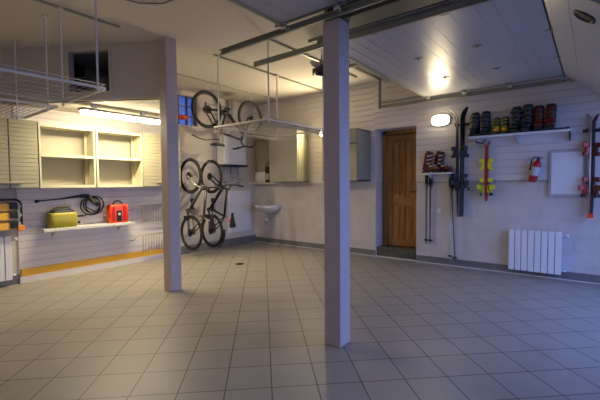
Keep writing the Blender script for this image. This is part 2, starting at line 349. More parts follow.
# ================================================================== GARAGE DOORS (open, lying overhead)
def channel(b, x0, x1, y, z, side, h=.05, w=.028, t=.003):
    # C-shaped track along x, open towards side
    ya, yb = (y, y+w) if side > 0 else (y-w, y)
    back = (ya, ya+t) if side > 0 else (yb-t, yb)
    box(b, x0, x1, back[0], back[1], z, z+h); box(b, x0, x1, ya, yb, z, z+t); box(b, x0, x1, ya, yb, z+h-t, z+h)
    lip = (yb-t, yb) if side > 0 else (ya, ya+t)
    box(b, x0, x1, lip[0], lip[1], z, z+.012); box(b, x0, x1, lip[0], lip[1], z+h-.012, z+h)
def garage_door(name, y0, y1, lab, seams, dz=2.68):
    r = struct_root(name, ((-1.0), (y0+y1)/2, dz), lab)
    ts = .04
    for a, c in zip(seams, seams[1:]):
        b = bm_(); box(b, a+.002, c-.002, y0, y1, dz, dz+ts, .004)
        o = obj('door_section', b, 'doorpanel', r)
        g = bm_()                                        # pressed grooves on the inner skin
        for k in (.3, .5, .7):
            x = a+(c-a)*k; box(g, x-.006, x+.006, y0+.05, y1-.05, dz-.0015, dz+.001)
        obj('pressed_rib', g, 'doorpanel', o)
    # tilted last section, following the bend of the tracks
    a = seams[-1]; ang = math.radians(38); L = .61
    f = lambda u, v, y: (a+.01+u*math.cos(ang)+v*math.sin(ang), y, dz-u*math.sin(ang)+v*math.cos(ang))
    b = bm_(); loft(b, [[f(.0, 0, y), f(L, 0, y), f(L, ts, y), f(0, ts, y)] for y in (y0, y1)], smooth=False)
    last = obj('door_section', b, 'doorpanel', r, bevel=.003)
    g = bm_()
    for k in (.32,):
        u = L*k; loft(g, [[f(u-.004, -.003, y), f(u+.004, -.003, y), f(u+.004, .001, y), f(u-.004, .001, y)] for y in (y0+.05, y1-.05)], smooth=False)
    obj('pressed_rib', g, 'doorpanel', last)
    g = bm_(); loft(g, [[f(L, -.01, y), f(L+.04, -.005, y), f(L+.04, .045, y), f(L, .05, y)] for y in (y0, y1)], smooth=False); obj('rubber_seal', g, 'rubber', last)
    g = bm_()                                           # side capping of the tilted section
    loft(g, [[f(-.01, -.006, y), f(L, -.006, y), f(L, ts+.003, y), f(-.01, ts+.003, y)] for y in (y0-.012, y0+.01)], smooth=False); obj('edge_cap', g, 'galv', last)
    g = bm_(); rings = []                                 # recessed oval handle cup
    for (s, d) in ((1, .002), (1, -.006), (.8, -.012), (.72, -.002)):
        rings.append([f(.31+.08*s*math.copysign(abs(math.cos(t))**.8, math.cos(t)), d, y0+.355+.085*s*math.copysign(abs(math.sin(t))**.8, math.sin(t))) for t in [2*PI*k/24 for k in range(24)]])
    loft(g, rings); obj('handle', g, 'black', last)
    # seam strips and hinges
    for i, x in enumerate(seams[1:]):
        g = bm_(); box(g, x-.004, x+.004, y0, y1, dz-.001, dz+.006); obj('seam_seal', g, 'rubber' if i == len(seams)-2 else 'lgrey', r)
        for yy in (y0+.06, y0+(y1-y0)*.36, y0+(y1-y0)*.68, y1-.06):
            g = bm_(); box(g, x-.045, x+.045, yy-.022, yy+.022, dz-.006, dz, .001); cyl(g, (x, yy-.03, dz-.011), (x, yy+.03, dz-.011), .008, 10)
            obj('hinge', g, 'galv', r)
    g = bm_(); box(g, seams[0]-.012, seams[0]+.03, y0-.005, y1+.005, dz-.006, dz+ts+.006, .002); obj('end_cap', g, 'galv', r)
    # tracks and rollers, one each side
    for y, sd in ((y0-.06, 1), (y1+.06, -1)):
        g = bm_(); channel(g, -2.94, -.30, y, 2.61, sd); channel(g, -2.94 if (sd < 0 and y1 > 4) else -2.2, -.30, y, 2.69, sd, h=.03)
        pts = [(-.30, y, 2.635), (-.15, y, 2.60), (.02, y, 2.49), (.2, y, 2.33), (.32, y, 2.18), (.40, y, 1.98), (.42, y, 1.75)]
        tube(g, pts+[(.42, y, 0.02)], .018, 8)
        obj('track', g, 'galv', r)
        for x in [seams[0]+.06]+list(seams[1:]):
            g = bm_(); cyl(g, (x, y+sd*.012, 2.636), (x, y+sd*.085, 2.636), .006, 8); cyl(g, (x, y+sd*.004, 2.636), (x, y+sd*.022, 2.636), .02, 16)
            box(g, x-.03, x+.03, y+sd*.07-.012, y+sd*.07+.012, 2.625, dz, .002)
            obj('roller', g, 'chrome', r)
    return r
seams = [-2.12, -1.53, -.94, -.33]
d1 = garage_door('door_2', -.46, 2.43, 'nearer white sectional garage door slid open overhead', seams)
d2 = garage_door('door_3', 3.0, 5.9, 'farther white sectional garage door slid open overhead beside the back wall', seams)
# hangers that carry the far ends of the tracks
b = bm_(); box(b, -2.93, -2.895, 5.955, 5.96, 2.60, ZC); box(b, -2.93, -2.925, 5.925, 5.96, 2.60, ZC)
box(b, -2.93, -2.895, 4.6, 5.96, ZC-.04, ZC-.035); box(b, -2.93, -2.925, 4.6, 5.96, ZC-.04, ZC); obj('track_hanger', b, 'galv', d2)
b = bm_(); box(b, -1.50, -1.465, 2.44, 2.445, 2.66, 3.1); box(b, -2.0, -1.965, 2.925, 2.93, 2.68, ZC); obj('track_hanger', b, 'galv', d2)
# door opener: rail, head unit and the bracket
t = thing('door_opener', 'dark motor unit on a ceiling rail just right of the middle pillar', 'garage door opener', (-3.4, 4.45, ZC))
b = bm_(); box(b, -3.44, -3.1, 4.7, 4.92, ZC-.13, ZC-.02, .015); obj('motor_housing', b, 'black', t)
b = bm_(); channel(b, -3.1, -2.3, 4.80, ZC-.1, 1, .04, .05); obj('drive_rail', b, 'galv', t)
# fluorescent lamp under the bulkhead
t = thing('fluorescent_lamp', 'long white fluorescent ceiling lamp, lit, above the open shelves', 'lamp', (-5.35, 2.7, 2.42))
b = bm_(); box(b, -5.415, -5.285, 2.12, 3.28, 2.325, 2.36, .004); obj('lamp_body', b, 'greylam', t)
for yy in (2.3, 3.0):
    b = bm_(); box(b, -5.38, -5.32, yy-.03, yy+.03, 2.375, 2.42); obj('mount', b, 'white', t)
b = bm_()
pr = [(-.055, 0), (-.055, -.03), (-.035, -.055), (.035, -.055), (.055, -.03), (.055, 0)]
loft(b, [[(-5.35+x, y, 2.33+z) for x, z in pr] for y in (2.15, 3.25)], smooth=True); obj('diffuser', b, 'tube', t)
lamp_light('tube_glow', (0, 0, -.165), (0, 0, 0), .10, 1.15, 34, (1, .82, .50), t)
# wall lamps
def wall_lamp(x, z, lab, pw):
    t = thing('wall_lamp', lab, 'lamp', (x, YB-.022, z), 'oval wall lamps')
    def ov(s, y, a=.14, c=.085): return [(x+a*s*math.copysign(abs(math.cos(q))**.75, math.cos(q)), y, z+c*s*math.copysign(abs(math.sin(q))**.75, math.sin(q))) for q in [2*PI*k/32 for k in range(32)]]
    b = bm_(); loft(b, [ov(1.08, YB-.022), ov(1.1, YB-.05), ov(1.03, YB-.062)]); obj('lamp_base', b, 'white', t)
    b = bm_(); loft(b, [ov(1.0, YB-.055), ov(.97, YB-.08), ov(.85, YB-.10), ov(.6, YB-.112), ov(.2, YB-.117)]); obj('lamp_glass', b, 'walllamp', t)
    lamp_light('bulb_glow', (0, -.12, 0), (-PI/2, 0, 0), .22, .13, pw, (1, .80, .48), t)
wall_lamp(-1.94, 2.32, 'lit oval wall lamp to the right of the wooden door', 5.5)
wall_lamp(-4.13, 2.32, 'lit oval wall lamp mostly hidden behind the middle pillar', 34)
# pendant seen left of the middle pillar
t = thing('pendant_lamp', 'dark dome pendant lamp, unlit, hanging just left of the middle pillar', 'lamp', (-3.02, 4.35, ZC))
b = bm_(); tube(b, [(-3.02, 4.35, ZC), (-3.03, 4.35, 3.04), (-3.02, 4.35, 2.97)], .005); obj('cord', b, 'black', t)
b = bm_(); lathe(b, [(.012, 3.0), (.03, 2.97), (.05, 2.95), (.09, 2.91), (.115, 2.87), (.118, 2.86), (.10, 2.87), (.03, 2.92)], (-3.02, 4.35, 0)); obj('lamp_shade', b, 'black', t)
# ================================================================== CEILING RACKS
def rail(b, p0, p1):
    x0, y0 = p0; x1, y1 = p1
    box(b, x0-.014, x0+.014, y0, y1, ZC-.022, ZC-.001)
def rack(x0, x1, y0, y1, z, rods, rails, lab, lip=.0):
    t = thing('ceiling_rack', lab, 'hanging rack', ((x0+x1)/2, (y0+y1)/2, z), 'white wire racks hung from the ceiling')
    b = bm_()
    for x in (x0, x1): box(b, x-.009, x+.009, y0, y1, z, z+.018, .002)
    for y in (y0, y1): box(b, x0, x1, y-.010, y+.010, z, z+.022, .002)
    obj('rack_frame', b, 'wire', t)
    b = bm_(); n = int((y1-y0)/.05)
    for k in range(1, n):
        y = y0+(y1-y0)*k/n
        if lip < 0:
            for xx in (x0, x1): tube(b, [(xx, y, z), (xx, y, z+lip), (xx+.03, y, z+lip)], .006, 5)
        tube(b, [(x0, y, z+lip), (x0+.01, y, z+.004), (x1-.01, y, z+.004), (x1, y, z+lip)], .0026, 6)
    for k in range(1, 5):
        x = x0+(x1-x0)*k/5; tube(b, [(x, y0, z+lip), (x, y0+.01, z), (x, y1-.01, z), (x, y1, z+lip)], .0035, 6)
    if lip:
        tube(b, [(x0, y0, z+lip), (x1, y0, z+lip), (x1, y1, z+lip), (x0, y1, z+lip)], .004, 6, closed=True)
        tube(b, [(x0, y0, z+lip*.5), (x1, y0, z+lip*.5), (x1, y1, z+lip*.5), (x0, y1, z+lip*.5)], .003, 6, closed=True)
    obj('wire_shelf', b, 'wiredim', t)
    for (x, y) in rods:
        b = bm_(); box(b, x-.007, x+.007, y-.007, y+.007, z-.012, ZC-.02)
        for k in range(int((ZC-z)/.2)): cyl(b, (x, y-.009, z+.1+k*.2), (x, y+.009, z+.1+k*.2), .004, 8)
        cyl(b, (x, y, z-.03), (x, y, z+.03), .012, 10); box(b, x-.03, x+.03, y-.02, y+.02, ZC-.024, ZC-.001)
        o = obj('hanging_rod', b, 'wire', t)
    for p0, p1 in rails:
        b = bm_(); rail(b, p0, p1); obj('ceiling_rail', b, 'galv', t)
    return t
rack(-4.25, -3.40, .35, 1.56, 2.17, [(-3.40, 1.50), (-4.25, 1.53), (-3.40, .45), (-4.25, .45)], [((-4.235, -.2), (-4.235, 2.12))],
     'white wire ceiling rack nearest the camera at the upper left', .045)
rack(-5.60, -4.56, .35, 1.58, 2.17, [(-4.57, 1.50), (-5.59, 1.50), (-4.57, .45), (-5.59, .45)], [],
     'white wire ceiling rack close to the left wall, lit from below beside the bulkhead', .02)
rack(-4.16, -3.16, 3.38, 4.70, 2.115, [(-4.15, 3.45), (-3.17, 3.42), (-4.13, 4.66), (-3.17, 4.6)], [((-4.14, 3.38), (-4.14, 5.95)), ((-3.18, 3.38), (-3.18, 5.6))],
     'white wire ceiling rack between the two pillars beside the hanging bicycle', -.06)
t = thing('plastic_crate', 'dark slatted crate on the wire rack at the left edge of the photo', 'crate', (-4.85, .92, 2.19))
b = bm_(); xa, xb, ya, yb, za, zb = -5.05, -4.66, .70, 1.09, 2.20, 2.56
box(b, xa, xb, ya, yb, za, za+.02)
for k in range(9):
    x = xa+.02+(xb-xa-.04)*k/8; y = ya+.02+(yb-ya-.04)*k/8
    for yy in (ya, yb): box(b, x-.011, x+.011, yy-.006, yy+.006, za, zb)
    for xx in (xa, xb): box(b, xx-.006, xx+.006, y-.011, y+.011, za, zb)
obj('slatted_body', b, 'grey', t)
b = bm_()
for z in (za+.12, zb-.07, zb):
    for yy in (ya, yb): box(b, xa-.01, xb+.01, yy-.01, yy+.01, z-.015, z+.015)
    for xx in (xa, xb): box(b, xx-.01, xx+.01, ya-.01, yb+.01, z-.015, z+.015)
obj('rim', b, 'black', t)
b = bm_(); tube(b, [(-3.62, 1.2, ZC-.006), (-3.55, 1.5, ZC-.008), (-3.60, 1.75, ZC-.01), (-3.53, 1.97, ZC-.014), (-3.36, 2.12, ZC-.014), (-3.1, 2.16, ZC-.01), (-2.8, 2.1, ZC-.008)], .006, 8)
tag(obj('ceiling_cable', b, 'grey'), 'thin grey cable looping across the ceiling at the top left', 'cable')
# rail with hooks for the ceiling bicycle
t = thing('hook_rail', 'dark rail with hooks on the ceiling near the glass block window', 'rail', (-5.30, 4.5, ZC))
b = bm_(); box(b, -5.315, -5.285, 3.2, 5.9, ZC-.02, ZC-.001); obj('rail_bar', b, 'galv', t)
for y in (4.15, 5.235):
    b = bm_(); tube(b, [(-5.30, y, ZC-.02), (-5.30, y, 3.035), (-5.325, y, 3.0), (-5.33, y, 2.965), (-5.30, y, 2.945), (-5.275, y, 2.96)], .006, 8); obj('hook', b, 'lgrey', t)
# ================================================================== LEFT WALL FURNITURE
CX = XL+.024                              # cladding face
def closed_cabinet(y0, y1, lab, knob):
    t = thing('wall_cabinet', lab, 'cabinet', (CX+.16, (y0+y1)/2, 1.30), 'cream cabinets on the left wall')
    b = bm_(); x1 = CX+.295
    box(b, CX, x1, y0, y0+.018, 1.30, 2.19); box(b, CX, x1, y1-.018, y1, 1.30, 2.19); box(b, CX, x1, y0, y1, 1.30, 1.318); box(b, CX, x1, y0, y1, 2.172, 2.19); box(b, CX, CX+.01, y0, y1, 1.3, 2.19)
    obj('cabinet_body', b, 'cream', t)
    d = bm_(); n = 16; z0, z1 = 1.305, 2.185
    pts = []
    for k in range(n):
        a, c = z0+(z1-z0)*k/n, z0+(z1-z0)*(k+1)/n; pts += [(a+.001, .012), (a+.006, .018), (c-.006, .018), (c-.001, .012)]
    loop = pts+[(z1, 0), (z0, 0)]
    loft(d, [[(x1+q, yy, z) for z, q in loop] for yy in (y0+.004, y1-.004)], smooth=False)
    dr = obj('cabinet_door', d, 'cream', t)
    h = bm_(); box(h, x1+.02, x1+.045, knob-.07, knob+.07, 1.365, 1.385, .004); obj('handle', h, 'cream', dr)
    return t
closed_cabinet(.95, 1.455, 'cream cabinet at the left edge of the photo above the yellow trestle', 1.40)
closed_cabinet(1.46, 1.775, 'narrow cream cabinet with ribbed door just left of the open shelves', 1.52)
closed_cabinet(3.245, 3.955, 'cream cabinet with ribbed door between the open shelves and the left pillar', 3.55)
def open_shelf(y0, y1, lab):
    t = thing('open_shelf_unit', lab, 'shelf', (CX+.16, (y0+y1)/2, 1.30), 'open cream shelf units on the left wall')
    x1 = CX+.30
    for yy in (y0, y1-.02):
        b = bm_(); box(b, CX, x1, yy, yy+.02, 1.30, 2.18, .002); obj('side_panel', b, 'framecream', t)
    for z, n in ((1.30, .03), (1.73, .028), (2.135, .026)):
        b = bm_(); box(b, CX, x1-.004, y0+.02, y1-.02, z, z+n, .002); obj('shelf', b, 'framecream', t)
    obj('back_shade_panel', box(bm_(), CX, CX+.008, y0+.02, y1-.02, 1.33, 2.135), 'inner', t)  # added darker sheet, shelf shade put into its colour
    for yy in (y0+.02, y1-.055): obj('upright_rail', box(bm_(), CX+.06, CX+.085, yy, yy+.035, 1.33, 2.135), 'framecream', t)
    b = bm_(); box(b, x1-.003, x1+.012, y0, y0+.022, 1.3, 2.18, .002); box(b, x1-.003, x1+.012, y1-.022, y1, 1.3, 2.18, .002)
    box(b, x1-.003, x1+.010, y0+.022, y1-.022, 1.3, 1.34, .002); box(b, x1-.003, x1+.010, y0+.022, y1-.022, 1.725, 1.76, .002); box(b, x1-.003, x1+.010, y0+.022, y1-.022, 2.13, 2.16, .002)
    obj('face_frame', b, 'framecream', t)
open_shelf(1.785, 2.50, 'empty open cream shelf unit, the left one of the two')
open_shelf(2.52, 3.235, 'empty open cream shelf unit, the right one of the two')
# long wall shelf with perforated front
t = thing('wall_shelf', 'long white perforated metal shelf on the left wall under the open cabinets', 'shelf', (XL+.13, 2.45, .73))
b = bm_(); box(b, CX, XL+.24, 1.84, 3.12, .722, .732)
box(b, XL+.235, XL+.245, 1.84, 3.12, .69, .736)
for k in range(24):
    y = 1.87+k*.052; box(b, XL+.245, XL+.251, y, y+.026, .700, .727, .001)
obj('shelf_board', b, 'wire', t)
for y in (2.0, 2.95):
    b = bm_(); prism(b, [(CX, .60), (CX+.02, .60), (XL+.20, .71), (XL+.20, .722), (CX, .722)], y, y+.012, lambda a, c, d: (a, d, c)); obj('bracket', b, 'wire', t)
# pressure washer body, lance, hose
ZS = .733
t = thing('steam_cleaner', 'olive yellow pressure cleaner with black top standing on the white wall shelf', 'cleaner', (XL+.14, 2.1, ZS))
b = bm_()
rg = []
for z, sx, sy in ((0, .085, .165), (.02, .098, .178), (.12, .10, .18), (.19, .095, .175), (.215, .085, .165)):
    rg.append(sellipse(XL+.14, 2.10, ZS+z, sx, sy, 28, .35))
loft(b, rg); obj('body', b, 'olive', t)
b = bm_(); rg = [sellipse(XL+.14, 2.10, ZS+z, sx, sy, 28, .45) for z, sx, sy in ((.2, .082, .155), (.235, .075, .145), (.25, .06, .13))]; loft(b, rg)
obj('lid', b, 'black', t)
b = bm_(); tube(b, [(XL+.14, 1.98, ZS+.24), (XL+.14, 2.0, ZS+.275), (XL+.14, 2.05, ZS+.285), (XL+.14, 2.16, ZS+.285), (XL+.14, 2.2, ZS+.275), (XL+.14, 2.22, ZS+.24)], .012, 8); obj('handle', b, 'olive', t)
b = bm_(); cyl(b, (XL+.2, 2.27, ZS+.15), (XL+.2, 2.36, ZS+.155), .014, 10); obj('outlet', b, 'black', t)
b = bm_(); cyl(b, (XL+.2, 2.27, ZS+.06), (XL+.2, 2.31, ZS+.06), .02, 10); obj('inlet', b, 'black', t)
t = thing('spray_lance', 'black spray lance with trigger and coiled hose hanging above the olive cleaner', 'spray lance', (XL+.05, 2.2, 1.14))
xl = XL+.055
b = bm_(); tube(b, [(xl, 1.80, 1.115), (xl, 1.82, 1.115), (xl, 1.86, 1.12), (xl, 2.1, 1.138), (xl, 2.2, 1.15), (xl, 2.40, 1.175)], [.02, .022, .009, .008, .013, .022], 10); obj('lance_tube', b, 'black', t)
b = bm_(); prism(b, [(2.36, 1.15), (2.40, 1.20), (2.50, 1.20), (2.56, 1.13), (2.66, 1.04), (2.63, 1.00), (2.54, 1.07), (2.47, 1.14)], xl-.018, xl+.018, lambda a, c, d: (d, a, c)); g = obj('trigger_grip', b, 'black', t, bevel=.006)
b = bm_(); prism(b, [(2.50, 1.165), (2.53, 1.165), (2.60, 1.07), (2.57, 1.06)], xl+.012, xl+.026, lambda a, c, d: (d, a, c)); obj('grip_inlay', b, 'olive', g)
b = bm_(); pts = []
for k in range(90):
    a = k/90*2*PI*3.4+1.0; q = 1+.12*math.sin(a*.37); pts.append((xl+.014*math.sin(k*.5), 2.52+.125*q*math.cos(a)+.0009*k, 1.02+.13*q*math.sin(a)))
pts += [(xl+.03, 2.6, .92), (XL+.2, 2.48, .905), (XL+.2, 2.37, ZS+.155)]
tube(b, pts, .0085, 6); obj('hose', b, 'rubber', t)
for yy, zz in ((2.0, 1.12), (2.44, 1.14)): obj('wall_hook', cyl(bm_(), (CX, yy, zz), (xl+.02, yy, zz), .006), 'lgrey', t)
# red portable pump case
t = thing('jump_starter', 'bright red portable starter pack with black handle on the white wall shelf', 'starter pack', (XL+.14, 2.9, ZS))
b = bm_(); rg = [sellipse(XL+.14, 2.90, ZS+z, sx, sy, 28, .35) for z, sx, sy in ((0, .07, .135), (.02, .08, .15), (.25, .08, .15), (.29, .07, .135))]; loft(b, rg); obj('body', b, 'brightred', t)
b = bm_(); tube(b, [(XL+.14, 2.83, ZS+.28)]+[(XL+.14, 2.90-.07*math.cos(q), ZS+.29+.06*math.sin(q)) for q in [PI*k/8 for k in range(9)]]+[(XL+.14, 2.97, ZS+.28)], .01, 8); obj('handle', b, 'black', t)
b = bm_(); box(b, XL+.215, XL+.228, 2.845, 2.925, ZS+.02, ZS+.2, .006); obj('front_panel', b, 'black', t)
b = bm_(); cyl(b, (XL+.226, 2.885, ZS+.14), (XL+.233, 2.885, ZS+.14), .02, 16); obj('gauge', b, 'lgrey', t)
for ya, yb in ((2.95, 3.0), (2.78, 2.82)): obj('side_rib', box(bm_(), XL+.215, XL+.235, ya, yb, ZS+.03, ZS+.27, .01), 'red', t)
# two white wire racks on the wall (fold-down drying racks)
for z, lab in ((.97, 'upper white wire rack on the slatted wall left of the left pillar'), (.46, 'lower white wire rack on the slatted wall left of the left pillar')):
    t = thing('wire_wall_rack', lab, 'wire rack', (XL+.08, 3.5, z-.3), 'white wire racks on the slatted wall')
    b = bm_(); xr = XL+.09
    tube(b, [(CX, 3.15, z-.06), (xr+.06, 3.15, z-.05), (xr+.07, 3.17, z-.01), (xr+.06, 3.22, z+.01), (xr+.04, 3.3, z+.012), (xr+.02, 3.85, z+.02)], .006, 8)
    tube(b, [(xr, 3.32, z-.28), (xr, 3.85, z-.27)], .005, 8)
    obj('rack_frame', b, 'cream', t)
    b = bm_()
    for k in range(11): y = 3.34+k*.05; tube(b, [(xr+.02, y, z+.012), (xr, y, z-.28)], .007, 6)
    obj('wire_bars', b, 'wiredim', t)
# radiators
def radiator(base, ex, ey, n, w, h, dep, lab, grp):
    # ex: direction along the wall, ey: away from wall
    ex, ey = Vector(ex), Vector(ey); ez = Vector((0, 0, 1))
    mt = Matrix.Identity(4)
    for i, v in enumerate((ex, ey, ez)):
        for j in range(3): mt[j][i] = v[j]
    for j in range(3): mt[j][3] = base[j]
    t = thing('radiator', lab, 'radiator', group=grp, mtx=mt)
    for k in range(n):
        b = bm_(); x = k*w
        box(b, x+.004, x+w-.004, dep-.014, dep, 0, h, .005); box(b, x+w/2-.012, x+w/2+.012, .02, dep-.01, .01, h-.01); box(b, x+.008, x+w-.008, .0, .012, .03, h-.03, .004)
        box(b, x+.004, x+w-.004, dep*.45, dep-.01, h-.035, h-.002, .005); box(b, x+.012, x+w-.012, .015, dep*.4, h-.03, h-.004, .005)
        cyl(b, (x, dep*.5, .05), (x+w, dep*.5, .05), .02, 12); cyl(b, (x, dep*.5, h-.05), (x+w, dep*.5, h-.05), .02, 12)
        obj('section', b, 'white', t, local=True)
    b = bm_(); cyl(b, (n*w, dep*.5, h-.05), (n*w+.05, dep*.5, h-.05), .014, 12); cyl(b, (n*w+.03, dep*.5, h-.05), (n*w+.075, dep*.5, h-.05), .022, 14); obj('valve', b, 'white', t, local=True)
    b = bm_(); cyl(b, (n*w, dep*.5, .05), (n*w+.045, dep*.5, .05), .012, 12); tube(b, [(n*w+.04, dep*.5, .05), (n*w+.04, 0, .05), (n*w+.04, -.03, .05)], .009, 8); obj('lower_valve', b, 'white', t, local=True)
    for x in (w*1.0, w*(n-1)):
        for z in (h-.09, .07): obj('bracket', box(bm_(), x-.01, x+.01, -.03, .015, z, z+.02), 'lgrey', t, local=True)
    return t
radiator((-.95, YB-.03, .08), (1, 0, 0), (0, -1, 0), 8, .079, .575, .09, 'white eight section radiator on the back wall under the extinguisher', 'white radiators')
radiator((XL+.03, .55, .09), (0, 1, 0), (1, 0, 0), 12, .079, .58, .09, 'white radiator at the left edge of the photo beside the slatted wall', 'white radiators')
# yellow folded trestle above the left radiator
t = thing('folded_trestle', 'yellow folded trestle with black clamps hanging above the left radiator', 'trestle', (XL+.14, 1.3, .75))
for k, z in enumerate((.77, .90, 1.02)):
    b = bm_(); box(b, XL+.07, XL+.19, .85, 1.49, z-.01+.0, z+.085, .006); bar = obj('trestle_beam', b, 'yellow', t)
    b = bm_(); box(b, XL+.065, XL+.205, 1.475, 1.56, z+.01, z+.095, .008); obj('clamp', b, 'black', bar)
    b = bm_(); box(b, XL+.08, XL+.18, 1.56, 1.605, z, z+.09, .004); cyl(b, (XL+.18, 1.585, z+.045), (XL+.195, 1.585, z+.045), .02, 12); obj('end_fitting', b, 'galv', bar)
b = bm_(); xr = XL+.17
tube(b, [(xr, .8, 1.155), (xr, 1.47, 1.155)]+[(xr, 1.53+.075*math.sin(q), 1.08+.075*math.cos(q)) for q in [PI/2*k/6 for k in range(1, 7)]]+[(xr, 1.605, .80)], .015, 10)
obj('tube_frame', b, 'black', t)
b = bm_(); box(b, xr-.03, xr+.03, 1.555, 1.635, .74, .81, .008); obj('foot', b, 'orangep', t)
b = bm_(); cyl(b, (XL, 1.2, 1.13), (xr+.01, 1.2, 1.135), .008); cyl(b, (XL, .95, 1.13), (xr+.01, .95, 1.135), .008); box(b, XL, XL+.09, .95, 1.0, .74, .78); obj('wall_hook', b, 'lgrey', t)
# boiler with pipes
t = thing('water_heater', 'white wall-hung water heater with pipes, behind the hanging bicycle', 'water heater', (XL+.17, 5.2, 1.72))
b = bm_(); box(b, XL+.01, XL+.24, 5.04, 5.66, 1.735, 2.50, .02); obj('casing', b, 'white', t)
b = bm_(); box(b, XL+.02, XL+.26, 5.02, 5.68, 1.70, 1.74, .008); obj('base_plate', b, 'dark', t)
b = bm_(); cyl(b, (XL+.13, 5.4, 2.5), (XL+.13, 5.4, ZC), .05, 16); obj('flue', b, 'lgrey', t)
for k in range(5):
    b = bm_(); y = 5.12+k*.1; zz = 1.38 + .05*(k % 3)
    tube(b, [(XL+.12, y, 1.70), (XL+.12, y, zz+.04), (XL+.12, y+.02, zz), (XL+.10, y+.16, zz-.01), (XL+.05, y+.2, zz-.01), (XL, y+.2, zz-.01)], .011, 8)
    cyl(b, (XL+.12, y, 1.55), (XL+.12, y, 1.61), .02, 10)
    obj('pipe', b, 'lgrey' if k % 2 else 'galv', t)
# flat white access panel near the corner
t = thing('access_panel', 'flat white panel on the left wall beside the corner, right of the parked bicycles', 'panel', (XL+.01, 5.65, .28))
b = bm_(); box(b, XL, XL+.02, 5.33, 5.99, .28, 1.19, .003); obj('panel_frame', b, 'white', t)
b = bm_(); box(b, XL+.018, XL+.028, 5.36, 5.96, .31, 1.16, .003); obj('panel_door', b, 'white', t)
# stand-in for an unidentified red tapered tip in front of the glass blocks
t = thing('red_tapered_tip', 'unidentified red pointed object in front of the glass block window beside the left pillar', 'unidentified object', (XL+.16, 4.1, 2.56))
b = bm_(); rg = []
for k in range(13):
    q = k/12; y = 4.02+.25*q; rr = .052*math.sqrt(max(0, 1-((q-.3)/.72)**2))+.003
    rg.append([(XL+.16+rr*math.cos(a), y, 2.565+.02*q+rr*math.sin(a)*.8) for a in [2*PI*i/16 for i in range(16)]])
loft(b, rg); obj('tip_body', b, 'brightred', t)
b = bm_(); tube(b, [(XL-.002, 4.1, 3.07), (XL+.15, 4.1, 3.06), (XL+.16, 4.1, 3.0), (XL+.16, 4.1, 2.60)], .004, 8); obj('hanger', b, 'lgrey', t)
# floor drain
b = bm_(); cyl(b, (-4.62, 4.23, 0), (-4.62, 4.23, .006), .07, 24)
for k in range(5): box(b, -4.67, -4.57, 4.19+k*.02-.004, 4.19+k*.02+.004, .005, .009)
tag(obj('floor_drain', b, 'dark'), 'small dark round drain in the tiled floor between the pillars', 'drain')
